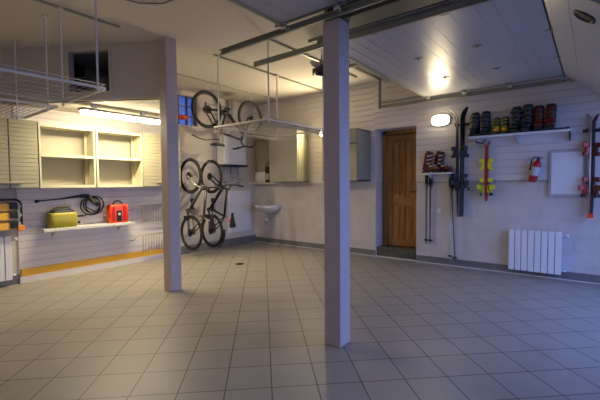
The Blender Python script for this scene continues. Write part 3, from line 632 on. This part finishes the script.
# ================================================================== BICYCLES
def bicycle(name, lab, mtx, frame_m, fork_m, logo=None, guard=False, rack_rear=False, steer=0, bar_w=.29, xh=.86):
    t = thing(name, lab, 'bicycle', mtx=mtx)
    R = .325
    hubs = ((0, R), (1.04, R))
    for i, (hx, hz) in enumerate(hubs):
        b = bm_(); torus(b, (hx, 0, hz), (0, 1, 0), R-.024, .024, 48, 10)
        wname = 'rear_wheel' if i == 0 else 'front_wheel'
        tw = obj(wname, b, 'rubber', t, local=True)
        b = bm_(); torus(b, (hx, 0, hz), (0, 1, 0), R-.052, .011, 48, 8); obj('rim', b, 'dark', tw, local=True)
        b = bm_()
        for k in range(28):
            a = 2*PI*k/28; s = 1 if k % 2 else -1
            tube(b, [(hx+.02*math.cos(a+.9*s), s*.025, hz+.02*math.sin(a+.9*s)), (hx+(R-.055)*math.cos(a), 0, hz+(R-.055)*math.sin(a))], .0016, 4)
        obj('spokes', b, 'lgrey', tw, local=True)
        b = bm_(); cyl(b, (hx, -.055, hz), (hx, .055, hz), .018, 12)
        if i == 0:
            for k in range(6): cyl(b, (hx, -.05+k*.006, hz), (hx, -.047+k*.006, hz), .055-.005*k, 20)
        cyl(b, (hx, .03, hz), (hx, .034, hz), .07, 24)
        obj('hub', b, 'dark', tw, local=True)
    BB = (.43, 0, .29); ST = (.285, 0, .72); HB = (.835, 0, .665); HT = (.80, 0, .78)
    b = bm_(); tube(b, [BB, ST], .02, 10); tube(b, [(.295, 0, .69), HT], .022, 10); tube(b, [BB, HB], [.028, .03], 10); tube(b, [HB, HT], .024, 12)
    for s in (-1, 1):
        tube(b, [(.0, s*.06, R), (.2, s*.055, .305), (.41, s*.03, .29)], .013, 8); tube(b, [(.0, s*.06, R), (.15, s*.055, .54), (.275, s*.012, .67)], .012, 8)
        cyl(b, (0, s*.052, R), (0, s*.068, R), .018, 10)
    cyl(b, (.43, -.04, .29), (.43, .04, .29), .024, 14)
    fr = obj('frame', b, frame_m, t, local=True)
    if logo:
        b = bm_()
        d = Vector(HB)-Vector(BB)
        for s in (-1, 1):
            p = Vector(BB)+d*.3; q = Vector(BB)+d*.72; o = Vector((0, s*.0185, 0))
            tube(b, [p+o, q+o], .009, 6)
        obj('frame_decal', b, logo, fr, local=True)
    b = bm_()
    for s in (-1, 1):
        tube(b, [(.845, s*.055, .63), (.90, s*.06, .52), (1.04, s*.058, R)], [.017, .018, .013], 10)
    tube(b, [(.845, -.055, .63), (.842, 0, .645), (.845, .055, .63)], .016, 10); tube(b, [(.842, 0, .645), HB], .018, 10)
    obj('fork', b, fork_m, t, local=True)
    b = bm_(); tube(b, [HT, (.79, 0, .83), (xh, 0, .90)], .014, 10); obj('stem', b, 'dark', t, local=True)
    b = bm_(); w_ = bar_w; tube(b, [(xh-.03, -w_, .93), (xh, -.12, .92), (xh, -.05, .90), (xh, .05, .90), (xh, .12, .92), (xh-.03, w_, .93)], .015, 8)
    hb = obj('handlebar', b, 'dark', t, local=True)
    for s in (-1, 1):
        b = bm_(); tube(b, [(xh-.03, s*w_, .93), (xh-.018, s*(w_-.11), .9265)], .017, 10); obj('grip', b, 'rubber', hb, local=True)
        b = bm_(); tube(b, [(xh-.005, s*(w_-.14), .92), (xh+.04, s*(w_-.12), .90), (xh+.05, s*(w_-.03), .885)], .006, 6); obj('brake_lever', b, 'dark', hb, local=True)
    b = bm_(); tube(b, [(.29, 0, .70), (.235, 0, .90)], .013, 10); obj('seat_post', b, 'silver', t, local=True)
    b = bm_(); rg = []
    for k in range(9):
        q = k/8; x = .10+.27*q; hw = .072*(1-q)**1.3*(.35+.65*min(1, q*6+.4))+.018; zt = .945-.01*math.sin(q*PI)
        rg.append([(x, hw*math.cos(a), zt-.02+(.02 if math.sin(a) > 0 else .03)*math.sin(a)) for a in [2*PI*i/14 for i in range(14)]])
    loft(b, rg); tube(b, [(.16, 0, .91), (.30, 0, .905)], .01, 6); obj('saddle', b, 'black', t, local=True)
    b = bm_(); torus(b, (.43, -.052, .29), (0, 1, 0), .085, .004, 36, 6); torus(b, (.43, -.046, .29), (0, 1, 0), .06, .004, 30, 6)
    for k in range(4): a = k*PI/2+.4; tube(b, [(.43, -.05, .29), (.43+.083*math.cos(a), -.05, .29+.083*math.sin(a))], .007, 6)
    obj('chainring', b, 'dark', t, local=True)
    for s, a in ((-1, -.5), (1, -.5+PI)):
        p = (.43+.17*math.cos(a), s*.085, .29+.17*math.sin(a))
        b = bm_(); tube(b, [(.43, s*.06, .29), (.43, s*.075, .29), p], [.012, .014, .01], 8); ck = obj('crank', b, 'dark', t, local=True)
        b = bm_(); box(b, p[0]-.045, p[0]+.045, min(p[1], p[1]+s*.1), max(p[1], p[1]+s*.1), p[2]-.012, p[2]+.012, .005); obj('pedal', b, 'black', ck, local=True)
    b = bm_(); tube(b, [(.0, -.045, R+.045), (.43, -.05, .29+.086)], .005, 6); tube(b, [(.0, -.045, R-.045), (.03, -.045, R-.11), (.43, -.05, .29-.086)], .005, 6)
    box(b, -.01, .03, -.06, -.045, R-.14, R-.03, .004); obj('chain', b, 'dark', t, local=True)
    if guard:
        b = bm_(); pts = [(.22, .82), (.10, .835), (-.05, .86), (-.20, .84), (-.33, .79)]
        loft(b, [[(x, -.03, z-.008), (x, 0, z+.004), (x, .03, z-.008), (x, 0, z-.002)] for x, z in pts]); tube(b, [(.255, 0, .82), (.2, 0, .822)], .014, 8)
        obj('mudguard', b, 'black', t, local=True)
    if rack_rear:
        b = bm_(); cyl(b, (.245, 0, .845), (.215, 0, .845), .022, 14); box(b, .20, .222, -.022, .022, .82, .87, .006); obj('rear_light', b, 'brightred', t, local=True)
        b = bm_(); pts = [(-.32+.0, .42)]+[(.36*math.cos(a), R+.36*math.sin(a)) for a in [PI*(.95-.07*k) for k in range(8)]]
        pts = pts[1:]
        loft(b, [[(x, -.03, z), (x, 0, z+.006), (x, .03, z), (x, 0, z-.003)] for x, z in pts]); obj('mudguard', b, 'black', t, local=True)
    return t
def basis(o, ex, ey, ez):
    m = Matrix.Identity(4)
    for i, v in enumerate((ex, ey, ez)):
        for j in range(3): m[j][i] = v[j]
    for j in range(3): m[j][3] = o[j]
    return m
# vertical bikes: forward -> up, up -> away from the wall
bicycle('bicycle', 'bicycle with silver grey fork and frame hung upright on the wall, nearer the left pillar', basis((XL+.055, 4.12, .45), (0, 0, 1), (0, -1, 0), (1, 0, 0)), 'gunmetal', 'silver', 'lgrey', bar_w=.215, xh=.83)
bicycle('bicycle', 'black bicycle with pale decals and red rear light hung upright, beside the white panel', basis((XL+.055, 4.59, .44), (0, 0, 1), (0, -1, 0), (1, 0, 0)), 'dark', 'dark', 'lgrey', rack_rear=True, bar_w=.27, xh=.88)
bicycle('bicycle', 'dark bicycle hung upside down by both wheels from the ceiling', basis((-5.30, 4.15, 2.955), (0, 1, 0), (1, 0, 0), (0, 0, -1)), 'dark', 'black', None, guard=True, xh=.87)
for y, z in ((4.12, 1.78), (4.57, 1.79)):
    t = thing('bicycle_hook', 'small steel wall hook holding the front wheel of the %s upright bicycle' % ('silver' if y < 4.3 else 'black'), 'hook', (XL, y, z))
    b = bm_(); box(b, XL, XL+.008, y-.02, y+.02, z-.06, z+.06); tube(b, [(XL, y, z), (XL+.33, y, z-.045), (XL+.37, y, z-.04), (XL+.385, y, z-.01)], .006, 8); tube(b, [(XL, y, z-.05), (XL+.2, y, z-.04)], .005, 6)
    obj('hook_arm', b, 'lgrey', t)
# ================================================================== BACK WALL FURNITURE
CB = YB-.024
# tall cabinet pair left
t = thing('wall_cabinet', 'beige double door wall cabinet on the back wall, right of the wash basin', 'cabinet', (-4.95, CB-.17, 1.37), 'cabinets on the back wall')
x0, x1, yf, z0, z1 = -5.34, -4.585, CB-.35, 1.375, 2.40
b = bm_()
for xx in (x0, x1-.018): box(b, xx, xx+.018, yf, CB, z0, z1)
box(b, x0, x1, yf, CB, z0, z0+.018); box(b, x0, x1, yf, CB, z1-.018, z1); box(b, x0, x1, CB-.01, CB, z0, z1); obj('cabinet_body', b, 'cream', t)
b = bm_()
for yy in (yf+.01, CB-.04): box(b, x1-.002, x1+.008, yy, yy+.03, z0, z1)
box(b, x1-.002, x1+.008, yf+.04, CB-.04, z0, z0+.03); box(b, x1-.002, x1+.008, yf+.04, CB-.04, z1-.03, z1); obj('side_frame', b, 'cream', t)
for a, c, k in ((x0+.003, (x0+x1)/2-.002, (x0+x1)/2-.05), ((x0+x1)/2+.002, x1-.003, (x0+x1)/2+.05)):
    b = bm_(); box(b, a, c, yf-.02, yf-.001, z0+.003, z1-.003, .003); dr = obj('cabinet_door', b, 'greylam', t)
    b = bm_(); cyl(b, (k, yf-.02, z0+.1), (k, yf-.035, z0+.1), .006, 8); box(b, k-.045, k+.045, yf-.045, yf-.033, z0+.09, z0+.11, .004); obj('handle', b, 'cream', dr)
# deep cabinet right of the middle pillar
t = thing('wall_cabinet', 'grey sided wall cabinet between the middle pillar and the wooden door', 'cabinet', (-3.55, CB-.25, 1.35), 'cabinets on the back wall')
x0, x1, yf, z0, z1 = -3.92, -3.19, CB-.47, 1.37, 2.27
b = bm_()
for xx in (x0, x1-.018): box(b, xx, xx+.018, yf, CB, z0, z1)
box(b, x0, x1, yf, CB, z0, z0+.018); box(b, x0, x1, yf, CB, z1-.018, z1); box(b, x0, x1, CB-.01, CB, z0, z1); obj('cabinet_body', b, 'midgrey', t)
b = bm_(); box(b, x0+.01, x1-.01, yf-.018, yf-.001, z0+.01, z1-.26, .003); dr = obj('cabinet_door', b, 'cream', t)
b = bm_(); box(b, x0+.01, x1-.01, yf-.018, yf-.001, z1-.25, z1-.005, .003); obj('top_flap', b, 'midgrey', t)
b = bm_(); cyl(b, (x1-.12, yf-.02, z0+.2), (x1-.12, yf-.04, z0+.2), .012, 10); obj('knob', b, 'lgrey', dr)
# boxed-in pipes in the corner
t = thing('pipe_casing', 'cream boxed-in pipe casing in the far corner above the ledge, beside the lantern', 'pipe casing', (-5.75, CB-.1, 1.37))
b = bm_(); box(b, -6.10, -5.40, CB-.03, CB, 1.60, 2.75, .006); obj('casing_body', b, 'cream', t)
b = bm_(); prism(b, [(-6.10, 1.60), (-5.74, 1.60), (-5.74, 1.372), (-5.99, 1.372), (-6.10, 1.45)], CB-.028, CB-.002, lambda a, c, d: (a, d, c)); obj('casing_foot', b, 'white', t)
# lantern on ledge
t = thing('lantern', 'black and clear camping lantern standing on the ledge in the corner above the basin', 'lantern', (-5.62, YB-.1, 1.362))
xc, yc = -5.62, YB-.14
lz = lambda P: [(r*1.15, 1.362+(z-1.362)*1.55) for r, z in P]
b = bm_(); lathe(b, lz([(.045, 1.362), (.05, 1.375), (.046, 1.40)]), (xc, yc, 0)); obj('base', b, 'black', t)
b = bm_(); lathe(b, lz([(.035, 1.40), (.037, 1.48), (.035, 1.49)]), (xc, yc, 0)); obj('clear_chimney', b, 'lgrey', t)
b = bm_(); lathe(b, lz([(.045, 1.49), (.048, 1.51), (.046, 1.57), (.02, 1.59)]), (xc, yc, 0)); obj('cap', b, 'black', t)
b = bm_(); tube(b, [(xc-.063, yc, 1.39), (xc-.07, yc, 1.65), (xc-.055, yc, 1.76), (xc, yc, 1.80), (xc+.055, yc, 1.76), (xc+.07, yc, 1.65), (xc+.063, yc, 1.39)], .007, 8); obj('bail_handle', b, 'dark', t)
# wash basin
t = thing('wash_basin', 'small white wash basin on the back wall near the corner', 'basin', (-5.65, YB-.2, .78))
b = bm_(); xc = -5.65
def bas(z, a, d, yoff=0): # half-oval: flat at the wall
    o = []
    for k in range(17):
        q = PI*k/16; o.append((xc+a*math.copysign(abs(math.cos(q))**.7, math.cos(q)), YB-.001-yoff-d*math.sin(q)**.8, z))
    return o
loft(b, [bas(.70, .10, .16), bas(.76, .20, .30), bas(.82, .285, .385), bas(.865, .295, .395), bas(.87, .285, .385), bas(.865, .25, .345, .02), bas(.80, .2, .27, .04), bas(.765, .08, .14, .08)])
obj('bowl', b, 'white', t)
b = bm_(); cyl(b, (xc, YB-.06, .865), (xc, YB-.06, .96), .02, 14); tube(b, [(xc, YB-.06, .94), (xc, YB-.10, .96), (xc, YB-.17, .945), (xc, YB-.18, .925)], .012, 10); tube(b, [(xc, YB-.06, .96), (xc, YB-.055, .985), (xc, YB-.10, 1.01)], [.018, .016, .008], 10); obj('tap', b, 'chrome', t)
b = bm_(); cyl(b, (xc, YB-.18, .71), (xc, YB-.18, .58), .016, 12); cyl(b, (xc, YB-.18, .60), (xc, YB-.18, .47), .032, 16); tube(b, [(xc, YB-.18, .56), (xc, YB-.1, .56), (xc, YB, .56)], .014, 10); obj('trap', b, 'chrome', t)
for s in (-1, 1):
    b = bm_(); cyl(b, (xc+s*.09, YB, .60), (xc+s*.09, YB-.05, .60), .013, 10); tube(b, [(xc+s*.09, YB-.05, .60), (xc+s*.08, YB-.055, .70), (xc+s*.02, YB-.06, .8)], .005, 6); obj('water_valve', b, 'chrome', t)
# socket
t = thing('wall_socket', 'small round white socket on the back wall below the small ski boot shelf', 'socket', (-1.97, YB, .87))
b = bm_(); lathe(b, [(.037, 0), (.039, .006), (.036, .01), (.024, .01), (.022, .004)], (0, 0, 0), 24)
bmesh.ops.rotate(b, verts=b.verts, matrix=Matrix.Rotation(PI/2, 3, 'X')); bmesh.ops.translate(b, verts=b.verts, vec=(-1.97, YB, .87)); obj('cover', b, 'white', t)
# fuse box cover
t = thing('wall_box', 'flat white metal cabinet door on the back wall right of the extinguisher', 'electrical box', (-.29, YB, 1.13))
b = bm_(); box(b, -.485, -.095, YB-.045, YB, 1.13, 1.745, .004); obj('box_frame', b, 'lgrey', t)
b = bm_(); box(b, -.46, -.12, YB-.055, YB-.044, 1.16, 1.715, .003); dr = obj('box_door', b, 'white', t)
b = bm_(); cyl(b, (-.14, YB-.055, 1.42), (-.14, YB-.062, 1.42), .01, 12); obj('lock', b, 'lgrey', dr)
# fire extinguisher, leaning on its bracket
ang = math.radians(13)
t = thing('fire_extinguisher', 'red fire extinguisher with white label tilted on the back wall', 'fire extinguisher', mtx=Matrix.Translation((-.675, YB-.11, 1.325)) @ Matrix.Rotation(ang, 4, 'Y') @ Matrix.Scale(1.1, 4))
b = bm_(); lathe(b, [(.034, 0), (.044, .012), (.047, .03), (.047, .22), (.041, .25), (.022, .27), (.018, .285)]); obj('cylinder', b, 'red', t, local=True)
b = bm_(); lathe(b, [(.0472, .085), (.0482, .088), (.0482, .19), (.0472, .193)]); obj('label_sleeve', b, 'lgrey', t, local=True)
b = bm_(); cyl(b, (0, 0, .28), (0, 0, .305), .016, 12); box(b, -.01, .045, -.01, .01, .300, .308, .003); box(b, -.01, .05, -.01, .01, .318, .325, .003); tube(b, [(-.005, 0, .30), (-.005, 0, .32)], .008, 8); obj('valve_head', b, 'dark', t, local=True)
b = bm_(); tube(b, [(-.01, 0, .30), (-.04, -.01, .315), (-.066, -.01, .28), (-.062, -.01, .2), (-.058, -.01, .14)], [.007, .008, .008, .008, .012], 8); obj('hose', b, 'black', t, local=True)
b = bm_(); torus(b, (0, 0, .05), (0, 0, 1), .049, .004, 30, 6); box(b, -.02, .02, .055, .085, .05, .25); obj('bracket', b, 'dark', t, local=True)
# ------------------------------------------------ boots
def ski_boot(name, lab, loc, face, s, shell, cuffm, bm2='grey', grp=None, hs=1.0):
    mt = Matrix.Translation(loc) @ Matrix.Rotation(face, 4, 'Z') @ Matrix.Diagonal((s, s*1.13, s*hs, 1))
    t = thing(name, lab, 'ski boot', group=grp, mtx=mt)
    # local: toe to +x
    b = bm_(); rg = []
    for x, hw, h, zc in ((-.115, .030, .05, .075), (-.10, .040, .085, .09), (-.05, .046, .10, .095), (.0, .046, .095, .09), (.06, .048, .07, .078), (.12, .05, .045, .065), (.165, .042, .035, .058), (.185, .022, .02, .055)):
        rg.append(sellipse(x, 0, zc, hw, h*.75, 18, .7, 'yz'))
    loft(b, rg); sh = obj('shell', b, shell, t, local=True)
    b = bm_(); loft(b, [sellipse(-.035, 0, .10, .078, .05, 20, .8), sellipse(-.03, 0, .17, .072, .05, 20, .85, tilt=-.05), sellipse(-.015, 0, .25, .07, .054, 20, .9, tilt=-.12), sellipse(.0, 0, .305, .073, .056, 20, .9, tilt=-.25)]); obj('cuff', b, cuffm, t, local=True)
    b = bm_(); loft(b, [sellipse(-.0, 0, .29, .062, .047, 20, .9, tilt=-.25), sellipse(.006, 0, .325, .062, .047, 20, .9, tilt=-.3), sellipse(.01, 0, .335, .05, .037, 20, .9, tilt=-.3)]); obj('liner', b, 'black', t, local=True)
    b = bm_(); box(b, -.125, -.03, -.036, .036, 0, .03, .004); box(b, .07, .20, -.036, .036, 0, .026, .004); box(b, -.04, .08, -.03, .03, .012, .03); obj('sole', b, 'black', t, local=True)
    for x, z, w_ in ((.095, .105, .047), (.045, .145, .046), (.05, .205, .05), (.062, .265, .052)):
        b = bm_(); tube(b, [(x-.05, -w_-.004, z-.005), (x-.01, -w_*.92, z), (x+.012, -w_*.5, z+.012), (x+.016, 0, z+.018), (x+.012, w_*.5, z+.012), (x-.02, w_*.95, z)], .006, 6); box(b, x-.055, x-.015, -w_-.012, -w_-.002, z-.011, z+.007, .002)
        obj('buckle', b, bm2, t, local=True)
    return t
# boot shelf
t = thing('boot_shelf', 'long white shelf high on the back wall carrying the row of ski boots', 'shelf', (-.87, YB-.15, 2.02))
b = bm_(); box(b, -1.47, -.25, YB-.30, CB, 1.995, 2.02, .003); box(b, -1.47, -.25, YB-.30, YB-.285, 1.965, 2.02, .003); obj('shelf_board', b, 'white', t)
b = bm_(); box(b, -1.45, -.26, CB-.012, CB, 1.89, 1.995, .003); obj('wall_rail', b, 'white', t)
for x in (-1.40, -.86, -.262):
    b = bm_(); prism(b, [(CB, 1.87), (CB-.02, 1.87), (YB-.27, 1.965), (YB-.27, 1.995), (CB, 1.995)], x-.004, x+.008, lambda a, c, d: (d, a, c)); obj('bracket', b, 'lgrey' if x != -.262 else 'dark', t)
ZB = 2.021; G = 'ski boots on the long shelf'
fc = -PI/2
bt = [(-1.40, 'navy', 'dkgreen', 1.0, 'navy and green ski boot at the left end of the long shelf'),
      (-1.255, 'navy', 'navy', 1.0, 'navy ski boot, second from the left on the long shelf'),
      (-1.11, 'yellow', 'black', .68, 'small yellow and black ski boot, left of its pair on the long shelf'),
      (-1.0, 'yellow', 'black', .68, 'small yellow and black ski boot, right of its pair on the long shelf'),
      (-.865, 'dkgreen', 'black', 1.04, 'tall black ski boot with pale buckles just right of the yellow pair'),
      (-.73, 'navy', 'black', 1.08, 'tallest black ski boot with white buckles in the middle of the long shelf'),
      (-.60, 'darkred', 'dkgreen', .98, 'dark ski boot with red front, second from the right on the long shelf'),
      (-.465, 'darkred', 'dkgreen', 1.0, 'dark ski boot with red front at the right end of the row')]
for x, a, c, s, lab in bt:
    ski_boot('ski_boot', lab, (x, YB-.16, ZB), fc+.05*math.sin(x*9), s, a, c, 'brightyellow' if a == 'yellow' else ('red' if a == 'darkred' else 'grey'), G)
# small shelf left of the skis
t = thing('small_shelf', 'small white shelf right of the wooden door carrying the red ski boots', 'shelf', (-1.93, YB-.12, 1.48))
b = bm_(); box(b, -2.15, -1.72, YB-.24, CB, 1.465, 1.485, .003); obj('shelf_board', b, 'white', t)
for x in (-2.08, -1.79):
    b = bm_(); prism(b, [(CB, 1.38), (CB-.015, 1.38), (YB-.21, 1.455), (YB-.21, 1.465), (CB, 1.465)], x, x+.008, lambda a, c, d: (d, a, c)); obj('bracket', b, 'white', t)
G = 'red ski boots on the small shelf'
ski_boot('ski_boot', 'dark red ski boot at the left end of the small shelf', (-2.065, YB-.17, 1.486), -.35, 1.0, 'darkred', 'darkred', 'silver', G)
ski_boot('ski_boot', 'dark red ski boot at the right end of the small shelf', (-1.925, YB-.085, 1.486), -.2, 1.0, 'darkred', 'darkred', 'silver', G)
# ------------------------------------------------ skis
def ski(name, lab, x, y, ztop, length, width, m, edge, bind, lean=0, flip=False, grp=None, binds=(.36, .62), turn=0, bindw=1.0, tip=.07):
    """ski hung on the wall, tip up, running surface to the wall; local z runs along the ski, local -y faces the room"""
    mt = Matrix.Translation((x, y, ztop-length)) @ Matrix.Rotation(lean, 4, 'Y') @ Matrix.Rotation(turn, 4, 'Z')
    t = thing(name, lab, 'ski', group=grp, mtx=mt)
    N = 26; rg = []; L = length
    for k in range(N+1):
        q = k/N; z = q*L
        hw = width/2*(.86+.30*(2*q-1)**2)
        if q > .95: hw *= math.sqrt(max(.02, 1-((q-.95)/.055)**2))
        if q < .03: hw *= .75+.25*q/.03
        th = .006+.012*math.sin(PI*min(1, max(0, q)))
        yb = -tip*max(0, (q-.90)/.10)**1.8
        rg.append([(-hw, yb, z), (-hw*.9, yb-th, z), (hw*.9, yb-th, z), (hw, yb, z)])
    b = bm_(); loft(b, rg, smooth=False); sk = obj('ski_body', b, m, t, local=True, bevel=.001)
    b = bm_(); rg2 = [[(p[0][0]-.0015, p[0][1]+.001, p[0][2]), (p[0][0]-.0015, p[0][1]-.003, p[0][2]), (p[3][0]+.0015, p[3][1]-.003, p[3][2]), (p[3][0]+.0015, p[3][1]+.001, p[3][2])] for p in rg]
    loft(b, rg2, smooth=False); obj('edge', b, edge, sk, local=True)
    q0, q1 = binds
    w2 = width*.5*bindw
    b = bm_(); z = L*q1; box(b, -w2, w2, -.055, -.014, z, z+.09, .008); box(b, -w2*1.3, w2*1.3, -.075, -.035, z-.02, z+.03, .008); box(b, -w2*.6, w2*.6, -.09, -.02, z+.09, z+.15, .008); obj('toe_binding', b, bind, t, local=True)
    b = bm_(); z = L*q0; box(b, -w2*.9, w2*.9, -.07, -.014, z-.09, z+.03, .01); box(b, -w2*.7, w2*.7, -.12, -.05, z-.04, z+.03, .008); box(b, -w2*.8, w2*.8, -.08, -.02, z+.07, z+.13, .008); obj('heel_binding', b, bind, t, local=True)
    b = bm_(); z = L*q0
    for s in (-1, 1): tube(b, [(s*w2*.6, -.02, z+.06), (s*w2*1.35, -.03, z+.04), (s*w2*1.5, -.045, z-.04), (s*w2*1.4, -.06, z-.10)], .005, 6); box(b, s*w2*1.4-.012, s*w2*1.4+.012, -.075, -.05, z-.13, z-.09, .004)
    obj('brake', b, 'black', t, local=True)
    return t
ski('ski', 'dark red edged ski beside the small boot shelf, tip and bindings turned left', -1.64, CB-.075, 2.46, 1.66, .085, 'dark', 'darkred', 'dark', lean=-.020, binds=(.32, .56), turn=-.95, bindw=1.35, tip=.12)
ski('ski', 'black ski beside the small boot shelf, tip and bindings turned right', -1.605, CB-.075, 2.46, 1.66, .085, 'black', 'lgrey', 'black', lean=.006, binds=(.32, .56), turn=.95, bindw=1.35, tip=.10)
ski('ski', 'short red ski with neon yellow bindings turned left, below the long shelf', -1.265, CB-.06, 1.93, .88, .055, 'red', 'dark', 'brightyellow', binds=(.24, .54), turn=-1.35, bindw=.75, tip=.05)
ski('ski', 'short red ski with neon yellow bindings turned right, below the long shelf', -1.250, CB-.06, 1.93, .88, .055, 'red', 'dark', 'brightyellow', binds=(.24, .54), turn=1.35, bindw=.75, tip=.05)
ski('ski', 'pale ski with red bindings turned left at the right edge of the photo', -.045, CB-.07, 2.19, 1.28, .075, 'silver', 'dark', 'red', binds=(.27, .60), turn=-1.15, bindw=.8, tip=.05)
ski('ski', 'dark ski with red bindings turned right at the right edge of the photo', -.022, CB-.07, 2.17, 1.26, .075, 'dark', 'red', 'darkred', binds=(.27, .60), turn=1.15, bindw=.8, tip=.05)
t = thing('shelf_hook', 'dark curved hook holding the short red skis below the long shelf', 'hook', (-1.3, YB-.2, 1.96))
b = bm_(); tube(b, [(-1.39, YB-.17, 1.945), (-1.37, YB-.17, 1.92), (-1.31, YB-.15, 1.90), (-1.27, YB-.10, 1.955)], .010, 8); obj('hook_arm', b, 'dark', t)
b = bm_(); box(b, -.06, .005, CB-.12, CB-.045, .86, .915, .008); tag(obj('ski_tail_clip', b, 'brightred'), 'red clip under the bottom ends of the skis at the right edge', 'clip')
# wall pegs that carry the skis
for x, z, who in ((-1.62, 2.22, 'dark ski bundle'), (-.02, 1.98, 'pale ski at the right edge')):
    t = thing('ski_peg', 'steel wall peg behind the %s' % who, 'peg', (x, CB, z))
    b = bm_(); box(b, x-.11, x+.11, CB-.006, CB, z-.02, z+.02); 
    for s in (-1, 1): tube(b, [(x+s*.1, CB, z), (x+s*.06, CB-.13, z), (x+s*.06, CB-.14, z+.02)], .005, 6)
    obj('peg_arm', b, 'dark', t)
# ------------------------------------------------ poles
def ski_pole(lab, x, y, ztop, L, shaft, grp, lean=0, gripm='black', thick=.012):
    mt = Matrix.Translation((x, y, ztop)) @ Matrix.Rotation(lean, 4, 'Y')
    t = thing('ski_pole', lab, 'ski pole', group=grp, mtx=mt)
    b = bm_(); tube(b, [(0, 0, -.10), (0, 0, -L+.03), (0, 0, -L)], [thick, thick*.7, .002], 8); obj('shaft', b, shaft, t, local=True)
    b = bm_(); tube(b, [(0, 0, .0), (0, 0, -.01), (0, -.004, -.04), (0, 0, -.11), (0, 0, -.15)], [.02, .028, .024, .027, .018], 10); obj('grip', b, gripm, t, local=True)
    b = bm_(); tube(b, [(.01, -.01, -.005), (.045, -.018, -.03), (.05, -.02, -.10), (.03, -.02, -.19), (.01, -.016, -.14), (.012, -.012, -.03)], .006, 6); obj('strap', b, 'black', t, local=True)
    b = bm_(); lathe(b, [(.012, -L+.09), (.042, -L+.075), (.045, -L+.07), (.012, -L+.078)], seg=18); obj('basket', b, 'black', t, local=True)
G = 'long ski poles beside the dark skis'
ski_pole('silver ski pole with black grip left of the dark skis, the straighter one', -1.775, CB-.04, 1.40, 1.31, 'silver', G, lean=.0)
ski_pole('silver ski pole with black grip left of the dark skis, slanting right', -1.75, CB-.10, 1.41, 1.33, 'gunmetal', G, lean=-.055)
G = 'ski poles hanging under the small shelf'
ski_pole('grey ski pole hanging from the left end of the small boot shelf', -2.14, YB-.10, 1.45, 1.13, 'grey', G, thick=.018)
ski_pole('grey ski pole hanging close behind the other under the small shelf', -2.095, YB-.05, 1.43, 1.12, 'gunmetal', G, thick=.014)
